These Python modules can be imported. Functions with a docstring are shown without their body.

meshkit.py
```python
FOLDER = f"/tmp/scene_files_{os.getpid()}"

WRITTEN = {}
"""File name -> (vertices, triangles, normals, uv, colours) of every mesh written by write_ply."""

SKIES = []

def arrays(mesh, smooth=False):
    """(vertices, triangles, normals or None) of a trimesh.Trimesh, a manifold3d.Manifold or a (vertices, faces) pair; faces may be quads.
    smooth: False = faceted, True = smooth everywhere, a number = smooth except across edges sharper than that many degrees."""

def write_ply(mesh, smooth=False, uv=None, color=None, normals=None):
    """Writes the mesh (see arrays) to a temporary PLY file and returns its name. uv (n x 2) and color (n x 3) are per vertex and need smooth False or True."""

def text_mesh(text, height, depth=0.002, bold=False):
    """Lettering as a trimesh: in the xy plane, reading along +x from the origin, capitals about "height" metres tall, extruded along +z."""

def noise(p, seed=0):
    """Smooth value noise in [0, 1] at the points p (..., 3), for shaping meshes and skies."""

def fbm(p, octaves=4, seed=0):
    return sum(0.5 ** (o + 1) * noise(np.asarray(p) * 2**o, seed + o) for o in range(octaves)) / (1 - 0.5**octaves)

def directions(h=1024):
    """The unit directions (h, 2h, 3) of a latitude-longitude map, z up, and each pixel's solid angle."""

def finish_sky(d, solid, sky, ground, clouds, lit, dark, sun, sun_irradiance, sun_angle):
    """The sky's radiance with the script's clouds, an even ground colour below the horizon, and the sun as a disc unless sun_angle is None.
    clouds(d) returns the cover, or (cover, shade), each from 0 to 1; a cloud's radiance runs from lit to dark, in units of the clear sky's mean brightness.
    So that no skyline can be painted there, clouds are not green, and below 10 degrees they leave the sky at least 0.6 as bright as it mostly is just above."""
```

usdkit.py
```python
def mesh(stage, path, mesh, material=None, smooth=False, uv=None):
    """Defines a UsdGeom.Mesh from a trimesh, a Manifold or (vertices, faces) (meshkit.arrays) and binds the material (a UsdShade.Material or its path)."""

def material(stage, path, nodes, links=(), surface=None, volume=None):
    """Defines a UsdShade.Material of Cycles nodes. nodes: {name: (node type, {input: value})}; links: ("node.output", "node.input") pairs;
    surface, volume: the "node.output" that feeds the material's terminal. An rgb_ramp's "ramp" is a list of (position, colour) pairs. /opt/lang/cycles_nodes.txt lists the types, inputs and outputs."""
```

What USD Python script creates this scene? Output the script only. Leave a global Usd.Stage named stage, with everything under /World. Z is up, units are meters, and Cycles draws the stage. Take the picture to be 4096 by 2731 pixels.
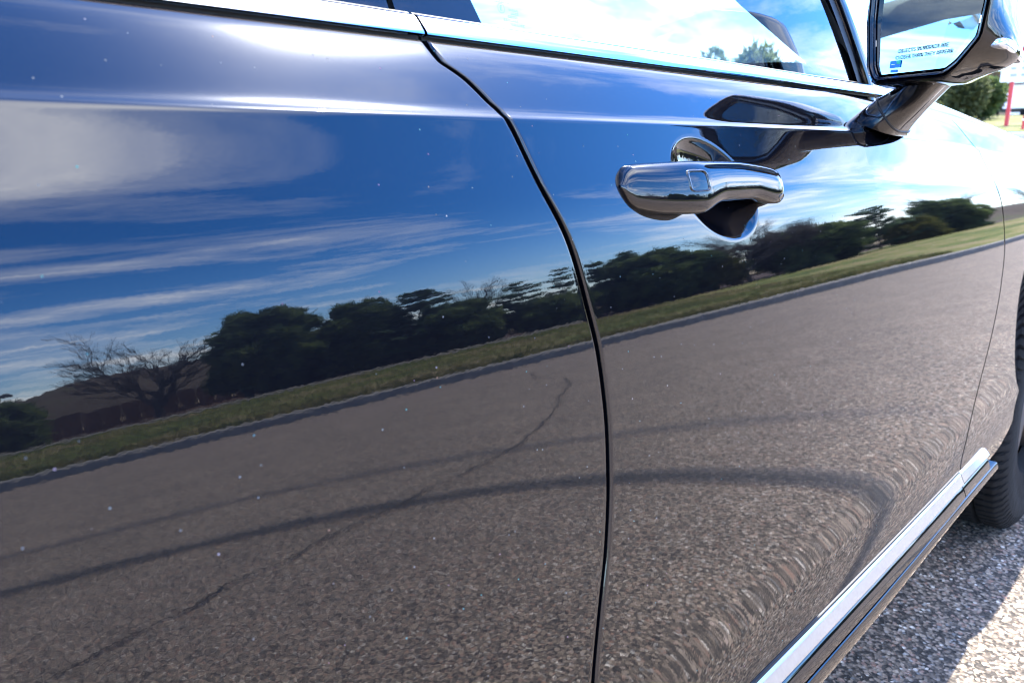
import math, random
import numpy as np, trimesh, usdkit, meshkit
from scipy.interpolate import PchipInterpolator
from pxr import Usd, UsdGeom, UsdLux, UsdShade, Gf, Sdf, Vt

stage = Usd.Stage.CreateInMemory()
UsdGeom.SetStageUpAxis(stage, "Z")
World = UsdGeom.Xform.Define(stage, "/World")
rng = np.random.default_rng(7)

# ------------------------------------------------------------------ camera
EXPOSURE = 2.25
FL = 28.0
cam_pos = np.array([0.0, -0.365, 0.98])
pitch = math.radians(13.645); yaw = math.radians(43.627)
fwd = np.array([math.cos(yaw) * math.cos(pitch), math.sin(yaw) * math.cos(pitch), -math.sin(pitch)])
right = np.array([math.sin(yaw), -math.cos(yaw), 0.0])
upv = np.cross(right, fwd)
cam = UsdGeom.Camera.Define(stage, "/World/camera")
m = Gf.Matrix4d(*right, 0, *upv, 0, *(-fwd), 0, *cam_pos, 1)
cam.AddTransformOp().Set(m)
cam.CreateFocalLengthAttr(FL); cam.CreateHorizontalApertureAttr(36.0); cam.CreateVerticalApertureAttr(36.0 * 682 / 1024)
cam.CreateClippingRangeAttr(Gf.Vec2f(0.02, 5000))
cam.CreateFStopAttr(10.0); cam.CreateFocusDistanceAttr(0.85)
cam.CreateExposureAttr(EXPOSURE)

# ------------------------------------------------------------------ sky and sun
SUN = np.array([0.55, 0.065, 0.83]); SUN = SUN / np.linalg.norm(SUN)
elev, rot = math.asin(SUN[2]), math.atan2(SUN[0], SUN[1])
SKY_STRENGTH = 0.15
CLOUD = 11.5
CX, CY = 6.4, 2.9
usdkit.material(stage, "/World/Looks/sky", {
    "tc": ("texture_coordinate", {}),
    "sep": ("separate_xyz", {}),
    "zc": ("math", {"math_type": "maximum", "value2": 0.0}),
    "za": ("math", {"math_type": "add", "value2": 0.10}),
    "px": ("math", {"math_type": "divide"}),
    "py": ("math", {"math_type": "divide"}),
    "cmb": ("combine_xyz", {"z": 0.0}),
    "map": ("mapping", {"mapping_type": "point", "location": (CX, CY, 0.0), "rotation": (0, 0, math.radians(-24)), "scale": (0.62, 1.35, 1.0)}),
    "map2": ("mapping", {"mapping_type": "point", "location": (7.3, 0.4, 2.0), "rotation": (0, 0, math.radians(-20)), "scale": (0.30, 0.5, 1.0)}),
    "n1": ("noise_texture", {"scale": 1.15, "detail": 9.0, "roughness": 0.64, "distortion": 0.45}),
    "n2": ("noise_texture", {"scale": 1.0, "detail": 3.0, "roughness": 0.5, "distortion": 0.2}),
    "sum": ("math", {"math_type": "multiply_add", "value2": 0.62}),
    "sc": ("math", {"math_type": "multiply", "value2": 0.38}),
    "ramp": ("rgb_ramp", {"ramp": [(0.0, (0, 0, 0)), (0.47, (0, 0, 0)), (0.54, (0.22, 0.22, 0.22)), (0.62, (0.75, 0.75, 0.75)), (0.70, (0.95, 0.95, 0.95)), (1.0, (1, 1, 1))]}),
    "sky": ("sky_texture", {"sky_type": "single_scattering", "sun_disc": False, "sun_elevation": elev, "sun_rotation": rot, "altitude": 300.0, "air_density": 1.0, "aerosol_density": 0.2, "ozone_density": 2.2}),
    "hs": ("hsv", {"saturation": 1.38, "value": 1.0, "hue": 0.5, "fac": 1.0}),
    "tint": ("mix", {"mix_type": "multiply", "fac": 1.0, "color2": (0.80, 0.96, 1.22)}),
    # thin high cloud brightens around the sun and whitens towards the horizon
    "nd": ("normal", {"direction": tuple(SUN)}), "nd0": ("math", {"math_type": "maximum", "value2": 0.0}),
    "p1": ("math", {"math_type": "power", "value2": 90.0}), "p2": ("math", {"math_type": "power", "value2": 400.0}),
    "s1": ("math", {"math_type": "multiply", "value2": 6.0}), "s2": ("math", {"math_type": "multiply_add", "value2": 70.0}),
    "glow": ("combine_xyz", {}), "gl": ("mix", {"mix_type": "add", "fac": 1.0}),
    "ze": ("math", {"math_type": "multiply", "value2": -13.0}), "zx": ("math", {"math_type": "exponent"}), "zm": ("math", {"math_type": "multiply", "value2": 0.62}),
    "hz": ("mix", {"mix_type": "mix", "color2": (4.6, 5.0, 5.6)}),
    "mix": ("mix", {"mix_type": "mix", "color2": (CLOUD, CLOUD, CLOUD * 1.02)}),
    "bg": ("background_shader", {"strength": SKY_STRENGTH}),
}, [("tc.generated", "sep.vector"), ("sep.z", "zc.value1"), ("zc.value", "za.value1"), ("sep.x", "px.value1"), ("za.value", "px.value2"),
    ("sep.y", "py.value1"), ("za.value", "py.value2"), ("px.value", "cmb.x"), ("py.value", "cmb.y"), ("cmb.vector", "map.vector"), ("cmb.vector", "map2.vector"),
    ("map.vector", "n1.vector"), ("map2.vector", "n2.vector"), ("n2.fac", "sc.value1"), ("n1.fac", "sum.value1"), ("sc.value", "sum.value3"),
    ("sum.value", "ramp.fac"), ("ramp.color", "mix.fac"), ("sky.color", "hs.color"), ("hs.color", "tint.color1"), ("zc.value", "ze.value1"), ("ze.value", "zx.value1"), ("zx.value", "zm.value1"), ("zm.value", "hz.fac"), ("tint.color", "hz.color1"),
    ("tc.generated", "nd.normal"), ("nd.dot", "nd0.value1"), ("nd0.value", "p1.value1"), ("nd0.value", "p2.value1"), ("p1.value", "s1.value1"), ("p2.value", "s2.value1"), ("s1.value", "s2.value3"),
    ("s2.value", "glow.x"), ("s2.value", "glow.y"), ("s2.value", "glow.z"), ("hz.color", "mix.color1"), ("mix.color", "gl.color1"), ("glow.vector", "gl.color2"), ("gl.color", "bg.color")], surface="bg.background")
dome = UsdLux.DomeLight.Define(stage, "/World/sky")
UsdShade.MaterialBindingAPI.Apply(dome.GetPrim()).Bind(UsdShade.Material.Get(stage, "/World/Looks/sky"))
dome.GetPrim().SetCustomDataByKey("kind", "structure")
sun = UsdLux.DistantLight.Define(stage, "/World/sun")
sun.CreateNormalizeAttr(True); sun.CreateIntensityAttr(1.0); sun.CreateAngleAttr(0.53); sun.CreateColorAttr(Gf.Vec3f(1.0, 0.95, 0.87))
zax = SUN; xax = np.cross([0, 0, 1.0], zax); xax /= np.linalg.norm(xax); yax = np.cross(zax, xax)
sun.AddTransformOp().Set(Gf.Matrix4d(*xax, 0, *yax, 0, *zax, 0, 0, 0, 0, 1))

# ------------------------------------------------------------------ helpers
used = {}
def path_of(name, parent=None):
    base = "/World" if parent is None else str(parent.GetPath())
    k = (base, name); n = used.get(k, 0); used[k] = n + 1
    return f"{base}/{name}" + (f"_{n:03d}" if n else "")
def tag(prim, label=None, cat=None, group=None, kind=None):
    for k, v in (("label", label), ("category", cat), ("group", group), ("kind", kind)):
        if v: prim.SetCustomDataByKey(k, v)
    return prim
def obj(name, mesh, mat, parent=None, smooth=False, **kw):
    g = usdkit.mesh(stage, path_of(name, parent), mesh, f"/World/Looks/{mat}", smooth=smooth)
    return tag(g.GetPrim(), **kw)
def thing(name, label, cat, loc=(0, 0, 0), rz=0.0, group=None):
    x = UsdGeom.Xform.Define(stage, path_of(name)); x.AddTranslateOp().Set(Gf.Vec3d(*map(float, loc)))
    if rz: x.AddRotateZOp().Set(rz)
    return tag(x.GetPrim(), label, cat, group)
def grid(V):
    """V: rows x cols x 3 -> (vertices, quads)"""
    r, c = V.shape[:2]; i = np.arange(r * c).reshape(r, c)
    return V.reshape(-1, 3), np.stack([i[:-1, :-1], i[:-1, 1:], i[1:, 1:], i[1:, :-1]], -1).reshape(-1, 4)
def tri(m):
    if isinstance(m, trimesh.Trimesh): return m
    v, f = m
    f = np.asarray(f)
    if f.shape[1] == 4: f = np.vstack([f[:, [0, 1, 2]], f[:, [0, 2, 3]]])
    return trimesh.Trimesh(v, f, process=False)
def cat(*ms): return trimesh.util.concatenate([tri(m) for m in ms])
def box(lo, hi, r=0.0):
    lo, hi = np.array(lo, float), np.array(hi, float)
    b = trimesh.creation.box(hi - lo); b.apply_translation((lo + hi) / 2); return b
def rbox(lo, hi, r):
    """box with rounded edges: hull of spheres"""
    lo, hi = np.array(lo, float) + r, np.array(hi, float) - r
    s = trimesh.creation.icosphere(1, r).vertices
    pts = np.vstack([s + np.array([x, y, z]) for x in (lo[0], hi[0]) for y in (lo[1], hi[1]) for z in (lo[2], hi[2])])
    return trimesh.convex.convex_hull(pts)
def tube(pts, rad, n=8, cap=True):
    pts = np.asarray(pts, float); rad = np.broadcast_to(rad, len(pts))
    t = np.gradient(pts, axis=0); t /= np.linalg.norm(t, axis=1, keepdims=True) + 1e-12
    ref = np.array([0, 0, 1.0]) if abs(t[0, 2]) < 0.9 else np.array([1.0, 0, 0])
    a = np.cross(t, ref); a /= np.linalg.norm(a, axis=1, keepdims=True) + 1e-12
    b = np.cross(t, a)
    th = np.linspace(0, 2 * np.pi, n, endpoint=False)
    V = pts[:, None] + rad[:, None, None] * (np.cos(th)[None, :, None] * a[:, None] + np.sin(th)[None, :, None] * b[:, None])
    V = np.concatenate([V, V[:, :1]], 1)
    v, f = grid(V)
    m = tri((v, f))
    if cap:
        k = n + 1
        c0, c1 = len(v), len(v) + 1
        fs = [[c0, i + 1, i] for i in range(n)] + [[c1, (len(pts) - 1) * k + i, (len(pts) - 1) * k + i + 1] for i in range(n)]
        m = trimesh.Trimesh(np.vstack([v, pts[:1], pts[-1:]]), np.vstack([m.faces, fs]), process=False)
    return m
def sweep_x(profile, xs, yoff=None):
    """profile (n,2) in (y,z) extruded along x stations"""
    p = np.asarray(profile, float)
    V = np.zeros((len(xs), len(p), 3)); V[:, :, 0] = np.asarray(xs)[:, None]; V[:, :, 1] = p[None, :, 0]; V[:, :, 2] = p[None, :, 1]
    if yoff is not None: V[:, :, 1] += np.asarray(yoff)[:, None]
    return grid(V)
def smooth01(x): x = np.clip(x, 0, 1); return x * x * (3 - 2 * x)

# ------------------------------------------------------------------ materials
L = "/World/Looks/"
def mat(name, nodes, links, surface="p.BSDF"): return usdkit.material(stage, L + name, nodes, links, surface)
def plain(name, col, rough=0.5, metallic=0.0, spec=0.5, noise=0.0, scale=20.0, bump=0.0, **kw):
    nodes = {"p": ("principled_bsdf", {"base_color": col, "roughness": rough, "metallic": metallic, "specular_ior_level": spec, **kw})}
    links = []
    if noise or bump:
        nodes["g"] = ("texture_coordinate", {}); nodes["n"] = ("noise_texture", {"scale": scale, "detail": 4.0, "roughness": 0.6})
        links += [("g.object", "n.vector")]
    if noise:
        a = [max(0, c * (1 - noise)) for c in col]; b = [min(1, c * (1 + noise)) for c in col]
        nodes["r"] = ("rgb_ramp", {"ramp": [(0.25, a), (0.75, b)]}); links += [("n.fac", "r.fac"), ("r.color", "p.base_color")]
    if bump:
        nodes["b"] = ("bump", {"strength": bump, "distance": 0.02}); links += [("n.fac", "b.height"), ("b.normal", "p.normal")]
    return mat(name, nodes, links)

def paint(name, dust):
    # black clear-coated paint with a blue flake, a faint orange peel and, on the doors, dust specks
    nodes = {
        "g": ("geometry", {}),
        "peel": ("noise_texture", {"scale": 260.0, "detail": 1.5, "roughness": 0.5}),
        "b": ("bump", {"strength": 0.02, "distance": 0.0004}),
        "p": ("principled_bsdf", {"base_color": (0.0010, 0.0010, 0.0016), "roughness": 0.015, "ior": 1.70, "metallic": 0.0}),
    }
    links = [("g.position", "peel.vector"), ("peel.fac", "b.height"), ("b.normal", "p.normal")]
    nodes["haze"] = ("glossy_bsdf", {"color": (0.6, 0.6, 0.6), "roughness": 0.24}); nodes["swirl"] = ("mix_closure", {"fac": 0.004})
    links += [("p.BSDF", "swirl.closure1"), ("haze.BSDF", "swirl.closure2")]
    if not dust: return mat(name, nodes, links, "swirl.closure")
    nodes.update({
        "v": ("voronoi_texture", {"dimensions": "3D", "feature": "f1", "scale": 105.0, "randomness": 1.0}),
        "dsep": ("separate_color", {"color_type": "rgb"}),
        "near": ("math", {"math_type": "less_than", "value2": 0.062}),
        "keep": ("math", {"math_type": "greater_than", "value2": 0.50}),
        "mask": ("math", {"math_type": "multiply"}),
        "hue": ("rgb_ramp", {"ramp": [(0.0, (0.06, 0.065, 0.07)), (0.55, (0.13, 0.14, 0.15)), (0.62, (0.04, 0.15, 0.15)), (0.75, (0.05, 0.13, 0.16)), (0.82, (0.16, 0.10, 0.07)), (0.9, (0.12, 0.06, 0.14)), (1.0, (0.25, 0.25, 0.25))]}),
        "d": ("diffuse_bsdf", {}),
        "mixc": ("mix_closure", {}),
    })
    links += [("g.position", "v.vector"), ("v.distance", "near.value1"), ("v.color", "dsep.color"), ("dsep.r", "keep.value1"), ("near.value", "mask.value1"), ("keep.value", "mask.value2"),
              ("dsep.g", "hue.fac"), ("hue.color", "d.color"), ("mask.value", "mixc.fac"), ("swirl.closure", "mixc.closure1"), ("d.BSDF", "mixc.closure2")]
    return mat(name, nodes, links, "mixc.closure")
paint("paint", True); paint("paint_clean", False)
plain("gloss_black", (0.006, 0.006, 0.010), 0.03, spec=0.55)
plain("black_plastic", (0.018, 0.018, 0.02), 0.45, noise=0.3, scale=60)
plain("rubber_seal", (0.012, 0.012, 0.013), 0.55)
plain("interior_dark", (0.022, 0.022, 0.025), 0.6, noise=0.3, scale=50)
plain("interior_trim", (0.05, 0.05, 0.052), 0.7, noise=0.2, scale=80)
plain("headliner", (0.16, 0.15, 0.14), 0.9, noise=0.1, scale=80)
plain("chrome", (0.82, 0.82, 0.83), 0.06, metallic=1.0)
plain("satin_chrome", (0.66, 0.65, 0.64), 0.28, metallic=1.0, noise=0.06, scale=150)
plain("mirror_silver", (0.74, 0.84, 0.82), 0.0, metallic=1.0)
plain("lens_clear", (0.75, 0.76, 0.78), 0.08, metallic=0.85, noise=0.25, scale=60)
plain("tyre_rubber", (0.010, 0.0095, 0.009), 0.95, 0.0, 0.15, noise=0.35, scale=35, bump=0.15)
plain("rim_metal", (0.12, 0.12, 0.125), 0.35, metallic=1.0)
plain("etched_ink", (0.06, 0.10, 0.11), 0.6)
plain("sticker_blue", (0.01, 0.20, 0.62), 0.5); plain("sticker_green", (0.02, 0.45, 0.30), 0.5); plain("sticker_white", (0.7, 0.85, 0.9), 0.5)
mat("window_glass", {"t": ("transparent_bsdf", {"color": (0.82, 0.89, 0.87)}), "g": ("glossy_bsdf", {"color": (1, 1, 1), "roughness": 0.0}), "f": ("fresnel", {"IOR": 1.52}),
    "fa": ("math", {"math_type": "multiply", "value2": 1.7, "use_clamp": True}), "m": ("mix_closure", {})},
    [("f.fac", "fa.value1"), ("fa.value", "m.fac"), ("t.BSDF", "m.closure1"), ("g.BSDF", "m.closure2")], "m.closure")

def asphalt(name, tint=1.0):
    return mat(name, {
        "g": ("geometry", {}),
        "v": ("voronoi_texture", {"feature": "f1", "scale": 150.0, "randomness": 1.0}),
        "vb": ("voronoi_texture", {"feature": "f1", "scale": 62.0, "randomness": 1.0}),
        "s": ("separate_color", {"color_type": "rgb"}), "sb": ("separate_color", {"color_type": "rgb"}),
        "stone": ("rgb_ramp", {"ramp": [(0.0, (0.028, 0.026, 0.024)), (0.30, (0.06, 0.053, 0.048)), (0.55, (0.12, 0.104, 0.09)), (0.72, (0.24, 0.20, 0.165)), (0.82, (0.30, 0.26, 0.22)), (0.88, (0.23, 0.14, 0.11)), (0.93, (0.34, 0.30, 0.27)), (0.96, (0.13, 0.14, 0.15)), (1.0, (0.65, 0.62, 0.58))]}),
        "big": ("rgb_ramp", {"ramp": [(0.0, (0.05, 0.045, 0.042)), (0.25, (0.20, 0.165, 0.135)), (0.6, (0.40, 0.34, 0.28)), (0.85, (0.24, 0.15, 0.12)), (1.0, (0.5, 0.48, 0.46))]}),
        "bk": ("math", {"math_type": "greater_than", "value2": 0.80}), "bn": ("math", {"math_type": "less_than", "value2": 0.36}), "bm": ("math", {"math_type": "multiply"}),
        "mx1": ("mix", {"mix_type": "mix"}),
        "edge": ("map_range", {"range_type": "linear", "from_min": 0.30, "from_max": 0.62, "to_min": 1.0, "to_max": 0.7, "clamp": True}),
        "mul": ("mix", {"mix_type": "multiply", "fac": 1.0}),
        "nz": ("noise_texture", {"scale": 1.6, "detail": 7.0, "roughness": 0.72}),
        "patch": ("rgb_ramp", {"ramp": [(0.33, (1.20 * tint, 1.12 * tint, 1.00 * tint)), (0.67, (1.62 * tint, 1.49 * tint, 1.30 * tint))]}),
        "mul2": ("mix", {"mix_type": "multiply", "fac": 1.0}),
        "bump": ("bump", {"strength": 0.55, "distance": 0.004}),
        "p": ("principled_bsdf", {"roughness": 0.85, "specular_ior_level": 0.3}),
    }, [("g.position", "v.vector"), ("g.position", "vb.vector"), ("v.color", "s.color"), ("vb.color", "sb.color"), ("s.r", "stone.fac"), ("sb.r", "bk.value1"), ("vb.distance", "bn.value1"),
        ("bk.value", "bm.value1"), ("bn.value", "bm.value2"), ("sb.g", "big.fac"), ("bm.value", "mx1.fac"), ("stone.color", "mx1.color1"), ("big.color", "mx1.color2"),
        ("v.distance", "edge.value"), ("mx1.color", "mul.color1"), ("edge.result", "mul.color2"), ("g.position", "nz.vector"), ("nz.fac", "patch.fac"), ("mul.color", "mul2.color1"), ("patch.color", "mul2.color2"),
        ("mul2.color", "p.base_color"), ("v.distance", "bump.height"), ("bump.normal", "p.normal")])
asphalt("asphalt")
def decal(name, col, attr="fade"):
    return mat(name, {"a": ("attribute", {"attribute": attr}), "g": ("geometry", {}), "n": ("noise_texture", {"scale": 60.0, "detail": 4.0, "roughness": 0.7}),
        "nr": ("map_range", {"range_type": "linear", "from_min": 0.3, "from_max": 0.62, "to_min": 0.15, "to_max": 1.0, "clamp": True}),
        "mm": ("math", {"math_type": "multiply", "use_clamp": True}),
        "d": ("principled_bsdf", {"base_color": col, "roughness": 0.8}), "t": ("transparent_bsdf", {}), "m": ("mix_closure", {})},
        [("g.position", "n.vector"), ("n.fac", "nr.value"), ("nr.result", "mm.value1"), ("a.fac", "mm.value2"), ("mm.value", "m.fac"), ("t.BSDF", "m.closure1"), ("d.BSDF", "m.closure2")], "m.closure")
decal("tyre_mark_rubber", (0.018, 0.017, 0.016)); plain("crack_dark", (0.012, 0.011, 0.010), 0.9)
plain("kerb_concrete", (0.20, 0.185, 0.165), 0.9, noise=0.25, scale=9, bump=0.3)
def ground(name, ramp, scale, bump=0.5):
    return mat(name, {"g": ("geometry", {}), "n": ("noise_texture", {"scale": scale, "detail": 8.0, "roughness": 0.68}), "n2": ("noise_texture", {"scale": scale * 0.12, "detail": 3.0}),
        "ad": ("math", {"math_type": "multiply_add", "value2": 0.55}), "sc": ("math", {"math_type": "multiply", "value2": 0.45}), "r": ("rgb_ramp", {"ramp": ramp}),
        "b": ("bump", {"strength": bump, "distance": 0.08}), "p": ("principled_bsdf", {"roughness": 0.95, "specular_ior_level": 0.15})},
        [("g.position", "n.vector"), ("g.position", "n2.vector"), ("n2.fac", "sc.value1"), ("n.fac", "ad.value1"), ("sc.value", "ad.value3"), ("ad.value", "r.fac"), ("r.color", "p.base_color"), ("n.fac", "b.height"), ("b.normal", "p.normal")])
ground("lawn", [(0.36, (0.035, 0.05, 0.010)), (0.45, (0.075, 0.10, 0.018)), (0.51, (0.13, 0.13, 0.032)), (0.56, (0.21, 0.165, 0.08)), (0.66, (0.16, 0.12, 0.07))], 2.2)
ground("mulch", [(0.3, (0.03, 0.02, 0.016)), (0.55, (0.07, 0.045, 0.034)), (0.7, (0.16, 0.11, 0.08))], 2.5)
ground("dry_grass", [(0.3, (0.16, 0.12, 0.07)), (0.6, (0.27, 0.21, 0.13)), (0.75, (0.20, 0.19, 0.07))], 2.0)
ground("hill_woods", [(0.3, (0.035, 0.03, 0.024)), (0.5, (0.07, 0.055, 0.042)), (0.6, (0.06, 0.065, 0.03)), (0.75, (0.12, 0.09, 0.06))], 0.25)
def leaf(name, c0, c1, tr=0.3):
    return mat(name, {"g": ("geometry", {}), "r": ("rgb_ramp", {"ramp": [(0.0, c0), (1.0, c1)]}), "n": ("noise_texture", {"scale": 1.7, "detail": 3.0, "roughness": 0.6}),
        "k": ("map_range", {"range_type": "linear", "from_min": 0.36, "from_max": 0.64, "to_min": 0.0, "to_max": 0.75, "clamp": True}), "rr": ("math", {"math_type": "multiply_add", "value2": 0.3}),
        "d": ("principled_bsdf", {"roughness": 0.65, "specular_ior_level": 0.25}), "t": ("translucent_bsdf", {}), "m": ("mix_closure", {"fac": tr})},
        [("g.position", "n.vector"), ("n.fac", "k.value"), ("g.random_per_island", "rr.value1"), ("k.result", "rr.value3"), ("rr.value", "r.fac"), ("r.color", "d.base_color"), ("r.color", "t.color"), ("d.BSDF", "m.closure1"), ("t.BSDF", "m.closure2")], "m.closure")
leaf("leaf_dark", (0.025, 0.05, 0.022), (0.20, 0.25, 0.08), .45); leaf("leaf_blue", (0.03, 0.055, 0.035), (0.16, 0.23, 0.11), .45)
leaf("leaf_yellow", (0.06, 0.07, 0.015), (0.17, 0.15, 0.03)); leaf("leaf_olive", (0.05, 0.065, 0.025), (0.15, 0.16, 0.07), .4); leaf("leaf_brown", (0.04, 0.03, 0.022), (0.11, 0.08, 0.055)); leaf("leaf_spring", (0.14, 0.18, 0.10), (0.32, 0.35, 0.22), .55)
plain("bark", (0.055, 0.043, 0.035), 0.9, noise=0.4, scale=12); plain("twig", (0.10, 0.075, 0.062), 0.9, noise=0.3, scale=10)
plain("lamp_metal", (0.04, 0.04, 0.045), 0.5); plain("rail_wood", (0.36, 0.30, 0.22), 0.9, noise=0.3, scale=8)
plain("white_paint", (0.78, 0.78, 0.77), 0.4, noise=0.05, scale=3); plain("red_paint", (0.50, 0.03, 0.035), 0.4, noise=0.1, scale=4); plain("sign_grey", (0.35, 0.36, 0.38), 0.5)
plain("brick_brown", (0.10, 0.055, 0.042), 0.9, noise=0.3, scale=2); plain("roof_grey", (0.14, 0.13, 0.13), 0.8, noise=0.2, scale=3); plain("dark_glass", (0.02, 0.05, 0.05), 0.05)

# ------------------------------------------------------------------ ground
KD = np.array([0.893, 0.450]); KN = np.array([0.450, -0.893])          # along the kerb; away from the car
K0 = np.array([2.2, -11.3])
ks = [K0 + KD * s for s in np.linspace(-75, 17.2, 60)]
end = ks[-1]; ang = math.atan2(KD[1], KD[0])
pts = list(ks); p = end.copy(); a = ang
for i in range(26):                                                     # the kerb bends away in front of the car
    a -= math.radians(27) / 26; p = p + 0.45 * np.array([math.cos(a), math.sin(a)]); pts.append(p.copy())
for i in range(30): p = p + 3.0 * np.array([math.cos(a), math.sin(a)]); pts.append(p.copy())
kerb_line = np.array(pts)
kt = np.gradient(kerb_line, axis=0); kt /= np.linalg.norm(kt, axis=1, keepdims=True); kn = np.stack([kt[:, 1], -kt[:, 0]], 1)
def rise(x, y): return 0.047 * np.maximum(0, x - 22) * smooth01((y + 14) / 16) * (x < 400)
# asphalt: one sheet on the car's side of the kerb
far = 420.0
inner = kerb_line + kn * 0.01
def strip(a, b, za, zb, n=2):
    V = np.zeros((len(a), n, 3))
    for j in range(n):
        t = j / (n - 1); V[:, j, :2] = a * (1 - t) + b * t; V[:, j, 2] = za * (1 - t) + zb * t
    return grid(V)
obj("ground", box((-far, -far, -1.2), (far, far, -0.25)), "dry_grass", kind="structure")
side = kerb_line.copy(); side[:, 1] = 120.0
V = np.zeros((len(kerb_line), 40, 3)); tt = np.linspace(0, 1, 40) ** 2
V[:, :, 0] = kerb_line[:, None, 0]; V[:, :, 1] = inner[:, None, 1] * (1 - tt) + 70.0 * tt
V[:, :, 2] = rise(V[:, :, 0], V[:, :, 1])
obj("asphalt_lot", grid(V), "asphalt", smooth=True, kind="structure")
# kerb with a rounded top, one extrusion
prof = [(0.0, 0.0), (0.01, 0.10), (0.015, 0.122), (0.027, 0.133), (0.06, 0.142), (0.12, 0.146), (0.19, 0.147), (0.19, -0.05)]
V = np.zeros((len(kerb_line), len(prof), 3))
for j, (o, z) in enumerate(prof): V[:, j, :2] = kerb_line + kn * o; V[:, j, 2] = z + rise(kerb_line[:, 0], kerb_line[:, 1])
obj("kerb", grid(V), "kerb_concrete", smooth=50, kind="structure")
# lawn: gently uneven sheet behind the kerb
offs = np.concatenate([[0.185], np.linspace(0.3, 13.2, 60)])
V = np.zeros((len(kerb_line), len(offs), 3))
for j, o in enumerate(offs): V[:, j, :2] = kerb_line + kn * o
V[:, :, 2] = 0.135 + 0.05 * smooth01((offs[None] - 0.2) / 1.0) + 0.05 * (meshkit.fbm(V * [0.6, 0.6, 0] + 3.3) - 0.5) + rise(V[:, :, 0], V[:, :, 1])
obj("lawn", grid(V), "lawn", smooth=True, kind="structure")
offs = np.linspace(13.15, 24.0, 14)
V = np.zeros((len(kerb_line), len(offs), 3))
for j, o in enumerate(offs): V[:, j, :2] = kerb_line + kn * o
V[:, :, 2] = 0.10 + 0.16 * meshkit.fbm(V * [0.5, 0.5, 0] + 1.3) + rise(V[:, :, 0], V[:, :, 1])
obj("mulch_bed", grid(V), "mulch", smooth=True, kind="structure")
offs = np.linspace(23.9, 95.0, 30)
V = np.zeros((len(kerb_line), len(offs), 3))
for j, o in enumerate(offs): V[:, j, :2] = kerb_line + kn * o
V[:, :, 2] = 0.15 + 0.3 * meshkit.fbm(V * [0.1, 0.1, 0] + 4) + rise(V[:, :, 0], V[:, :, 1])
obj("field", grid(V), "dry_grass", smooth=True, kind="structure")
# short grass along the kerb
def tufts(n, omin, omax, smin, smax, seed):
    r = np.random.default_rng(seed); s = r.uniform(smin, smax, n); o = omin + (omax - omin) * r.random(n) ** 1.5
    base = np.zeros((n, 3)); base[:, :2] = K0 + KD * s[:, None] + KN * o[:, None]; base[:, 2] = 0.145
    az = r.uniform(0, 6.28, n); h = r.uniform(0.04, 0.11, n); w = r.uniform(0.012, 0.03, n)
    dx = np.stack([np.cos(az), np.sin(az), 0 * az], 1)
    tip = base + np.stack([r.normal(0, .03, n), r.normal(0, .03, n), h], 1)
    v = np.stack([base - dx * w[:, None], base + dx * w[:, None], tip], 1).reshape(-1, 3)
    return v, np.arange(3 * n).reshape(-1, 3)
leaf("grass_blade", (0.06, 0.075, 0.015), (0.24, 0.19, 0.07), 0.35)
tag(obj("grass", tufts(40000, 0.25, 12.5, -6, 17, 3), "grass_blade"), "short green grass with dry patches behind the kerb", "grass", kind="stuff")
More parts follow.
